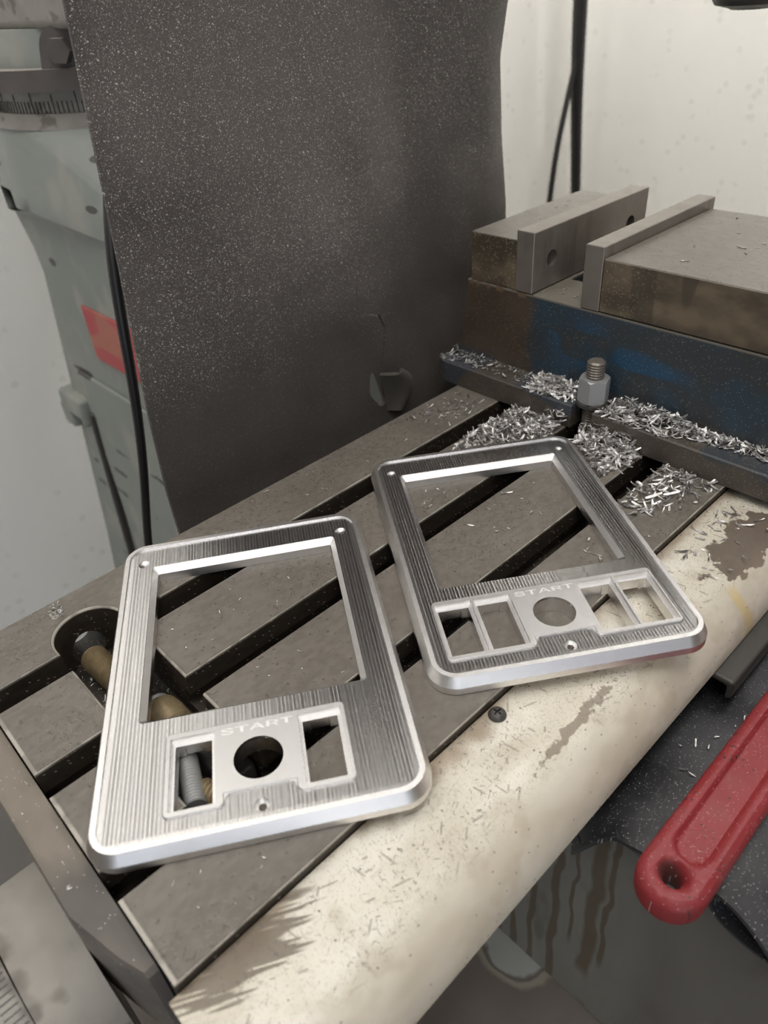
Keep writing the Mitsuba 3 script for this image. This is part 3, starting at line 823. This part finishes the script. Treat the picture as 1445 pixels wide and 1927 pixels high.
for d in range(120, 262, 2):
    a = math.radians(d); hh = .020 if d % 20 == 0 else .015 if d % 10 == 0 else .0095
    tk = trimesh.creation.box([.0012, .0006, hh]); tk.apply_translation([.1411, 0, .1942 + hh / 2])
    tk.apply_transform(trimesh.transformations.rotation_matrix(a, [0, 0, 1])); tk.apply_translation([*ringc, 0])
    # tick box: thin along the tangent
    ticks.append(tk)
tkm = trimesh.util.concatenate(ticks)
add(K + '__degree_mark', tkm, 'm_black', kind='stuff', label='fine engraved degree marks')
add(K + '__turret', tri(m3.Manifold.cylinder(.036, .1330, .1310, 96).translate([*ringc, .2230])), 'm_green', smooth=30)
add(K + '__ram', tri(rbox(.312, .560, .50, 1.10, .2575, .42, .008)), 'm_grey', smooth=30, label='pale worn ram above the turret')
# clamp arm with lug and bolt
def around(r, d):
    return (.430 + r * math.cos(math.radians(d)), .835 + r * math.sin(math.radians(d)))


arm = ext(poly([around(.158, d) for d in range(150, 246, 3)] + [around(.139, d) for d in range(243, 147, -3)]), .2130, .2300)
lc = around(.1480, 222)
ln = np.array([math.cos(math.radians(222)), math.sin(math.radians(222)), 0])
lt2 = np.array([-ln[1], ln[0], 0])
lug = m3.Manifold.batch_hull([cyl(np.array([*lc, .2420]) - ln * .005, np.array([*lc, .2420]) + ln * .005, .0200, seg=40)] + [cyl(np.array([*lc, .215]) + lt2 * q - ln * .005, np.array([*lc, .215]) + lt2 * q + ln * .005, .002) for q in (-.024, .024)])
add(K + '__clamp_arm', tri(arm + lug), 'm_dust', smooth=30, label='dusty cast clamp arm with a rounded lug')
hd = cyl(np.array([*lc, .2430]) + ln * .0048, np.array([*lc, .2430]) + ln * .014, .0105, seg=6)
add(K + '__clamp_bolt', tri(hd), 'm_dust', smooth=20)
add(K + '__name_plate', tri(cbox(.2975, .3002, .560, .826, -.0630, .0010, .0006)), 'm_name_plate', label='faded red plate on the column side')
add(K + '__door', tri(cbox(.2960, .301, .50, .905, -.62, -.1000, .002)), 'm_green', label='flat panel under the red plate')
for zc, yy in ((-.165, .965), (-.545, 1.045)):
    hg = rbox(.286, .315, yy - .055, yy + .015, zc - .020, zc + .020, .006) - box(.270, .330, yy - .045, yy + .005, zc - .04, zc - .008)
    add(K + '__hinge_lug', tri(hg + rbox(.286, .302, yy - .01, yy + .022, zc - .035, zc, .005)), 'm_green', smooth=30)
rib = m3.Manifold.batch_hull([m3.Manifold.sphere(.006, 12).translate([.2965, .900, -.165]), m3.Manifold.sphere(.006, 12).translate([.2965, .948, -.52])])
add(K + '__edge_groove', tri(rib), 'm_dark_steel', smooth=30)
k = name_of('mill_head')
tag(k, 'grey milling head casting above the vise', 'milling head')
add(k + '__housing', tri(rbox(.560, .840, .190, .440, .430, 1.10, .03)), 'm_dust', smooth=30)
add(k + '__quill', tri(cyl((.690, .306, .395), (.690, .306, .45), .048, seg=48)), 'm_dark_steel', smooth=30)
add(k + '__ram_end', tri(rbox(.470, .640, .435, .90, .620, .84, .02)), 'm_dust', smooth=30)
k = name_of('power_cable')
tag(k, 'black cable hanging in front of the column beside the curtain edge', 'cable')
scene[k] = mikit.ply(tube([(.330, .60, .330), (.2560, .545, .205), (.2160, .508, .138), (.2010, .50, .054), (.1870, .50, -.033), (.1740, .50, -.092), (.170, .50, -.16)], [.0045, .0048, .0042, .0036, .0032]), 'm_black', smooth=True)
k = name_of('wall_cable')
tag(k, 'thick black cable hanging in the corner of the white walls', 'cable')
scene[k] = mikit.ply(tube([(1.560, 1.05, .40), (1.567, 1.05, .206), (1.582, 1.05, .021), (1.6056, 1.05, -.160), (1.61, 1.05, -.5)], [.0160, .0150, .0125, .0110, .0110]), 'm_black', smooth=True)
k = name_of('wall_cable')
tag(k, 'thin black cable slanting away from the thick cable behind the vise', 'cable')
scene[k] = mikit.ply(tube([(1.570, 1.045, .140), (1.560, 1.05, .0745), (1.522, 1.05, -.0547), (1.5047, 1.05, -.1633), (1.45, 1.05, -.5)], [.006, .0065, .006]), 'm_black', smooth=True)
k = name_of('spindle_nose')
tag(k, 'dark round spindle nose hanging above the vise at the top edge', 'spindle')
scene[k] = mikit.ply(tri(lathe([(0, 0), (.014, 0), (.016, .001), (.0265, .0035), (.029, .007), (.029, .030), (.034, .034), (.034, .1570), (0, .1570)], (.690, .306, .2375), (0, 0, 1), 48)), 'm_dark_steel', smooth=30)
k = name_of('steel_rod')
tag(k, 'grey steel rod end at the right edge behind the movable jaw', 'rod')
scene[k] = mikit.ply(tri(cyl((.690, .2200, .1210), (.80, .232, .180), .0040)), 'm_steel', smooth=30)

# ------------------------------------------------------------------ saddle, knee, mat, handle
tag('machine_saddle', 'grey painted machine saddle with brown rust drips under the table', 'machine saddle')
add('machine_saddle__body', tri(cbox(.214, .75, -.20, .36, -.300, -.0900, .0015)), 'm_saddle')
tag('machine_knee', 'brown-grey machine knee top below the cream guard', 'machine knee')
add('machine_knee__body', tri(cbox(-.10, .80, -.30, .40, -.60, -.300, .003)), 'm_knee')
scene['machine_knee'] = scene.pop('machine_knee__body'); labels.pop('machine_knee__body', None)


def mat_xyz(u, v):
    # u along x from the free edge, v along y from front to back
    y = -.020 + v * (.112 + .030 * np.clip(u / .10, 0, 1))
    arch = -.0550 - 5.2 * np.maximum(np.abs(y - .052) - .012, 0) ** 2 * 1.4
    curl = -.024 * np.clip((y - .074) / .018, 0, 1) ** 1.4 * np.clip(1 - u / .06, 0, 1)
    x = .1965 + u * .42 - .006 * np.clip((y - .078) / .014, 0, 1) * (1 - u) + .004 * np.sin(y * 60) * (1 - u)
    z = np.maximum(arch, -.079) + curl - .010 * u + .0016 * np.sin(u * 9 + y * 30)
    return np.stack([x, y, z], -1)


mm_, _ = sheet(mat_xyz, 60, 50, .0022)
tag('rubber_mat', 'dark grey rubber mat arched over the saddle under the red handle', 'rubber mat')
add('rubber_mat__sheet', mm_, 'm_mat', smooth=30)
def roll_xyz(u, v):
    a = -2.6 + v * 3.4
    x = .2060 + u * .36
    y = .012 + .024 * np.cos(a) - .004
    z = -.0735 + .0135 * np.sin(a) + .002
    return np.stack([x, y, z], -1)
rm, _ = sheet(roll_xyz, 24, 30, .0016)
add('rubber_mat__curled_underlayer', rm, 'm_mat', smooth=30)

H = 'red_handle'
tag(H, 'red rubber-coated lever handle with a hole lying over the grey mat', 'handle')
hcx, hcy, hz = .1835, .0440, -.0405
def stad2(r, x1, y, r2):
    return m3.CrossSection.circle(r, 48).translate([hcx, hcy]).__add__(m3.CrossSection.circle(r2, 48).translate([x1, y])).hull()
base = m3.Manifold.batch_hull([ext(stad2(.0115, .46, .0450, .0105), hz - .0085, hz + .0085), ext(stad2(.0150, .46, .0450, .0138), hz - .0040, hz + .0040), ext(stad2(.0138, .46, .0450, .0126), hz - .0068, hz + .0068)])
pan = m3.Manifold.batch_hull([ext(stad2(.0065, .50, .0455, .0065).translate([.0165, 0]), hz + .0055, hz + .0056), ext(stad2(.0092, .50, .0455, .0085).translate([.0165, 0]), hz + .0095, hz + .0096)])
base -= pan
base -= lathe([(0, -.02), (.0034, -.02), (.0034, -.003), (.0040, .002), (.0052, .0055), (.0075, .0088), (.0095, .0105), (0, .0105)], (hcx, hcy, hz), (0, 0, 1))
hmsh = tri(base.refine_to_length(.0022))
trimesh.smoothing.filter_taubin(hmsh, iterations=12)
add(H + '__grip', hmsh, 'm_red', smooth=True)
add(H + '__shank', tri(cbox(.4720, .60, .0370, .0530, hz - .005, hz + .005, .001)), 'm_dark_steel')

k = name_of('guide_bar')
tag(k, 'dark steel channel bar running under the cream guard at the right edge', 'bar')
gb = rbox(.303, .62, .0735, .1120, -.0535, -.0400, .0020) - rbox(.29, .70, .0765, .1090, -.09, -.0430, .002)
scene[k] = mikit.ply(tri(gb), 'm_dark_steel', smooth=30)
for (x, y, s) in ((.262, .079, .9), (.268, .074, .7), (.2700, .0680, .8), (.2790, .0680, .6), (.292, .0640, .7), (.300, .063, .6), (.248, .0705, .6), (.2240, .0140, .8), (.236, .018, .5), (.2480, .0660, .7)):
    zz = -.0550 - 7.28 * max(abs(y - .052) - .012, 0) ** 2 - .010 * (x - .201) / .42 + .0016 * math.sin((x - .201) / .42 * 9 + y * 30) + .0011
    loose(x, y, zz + .0004, s, where='the grey rubber mat')

# ------------------------------------------------------------------ feed-screw bearing at the table end
t = 'feed_screw_bearing'
tag(t, 'grey cast feed-screw bearing with graduated dial at the table end', 'bearing housing')
sec = [(.168, -.20), (.168, -.060), (.172, -.045), (.182, -.034), (.196, -.029), (.236, -.029), (.250, -.034), (.260, -.046), (.264, -.060), (.264, -.20)]
add(t + '__housing', tri(ext_x(sec, -.0335, -.0072)), 'm_grey', smooth=40)
dial = cyl((-.060, .215, -.085), (-.0345, .215, -.085), .0535, seg=96)
add(t + '__dial', tri(dial), 'm_grey', smooth=30)
tk = []
for d in range(0, 360, 3):
    b = trimesh.creation.box([.007 if d % 15 else .011, .0006, .0005]); b.apply_translation([-.039 if d % 15 else -.041, 0, .0535])
    b.apply_transform(trimesh.transformations.rotation_matrix(math.radians(d), [1, 0, 0])); b.apply_translation([0, .215, -.085])
    tk.append(b)
add(t + '__graduation', trimesh.util.concatenate(tk), 'm_dark_steel', kind='stuff', label='fine graduation marks')
k = name_of('hand_wheel')
tag(k, 'dark brown rounded hand wheel rim blurred at the left edge', 'hand wheel')
scene[k] = mikit.ply(tri(lathe([(0.02, 0), (.085, 0), (.092, .004), (.092, .014), (.085, .018), (.02, .018)], (-.090, .300, -.085), (1, 0, 0), 64)), 'm_bracket', smooth=30)
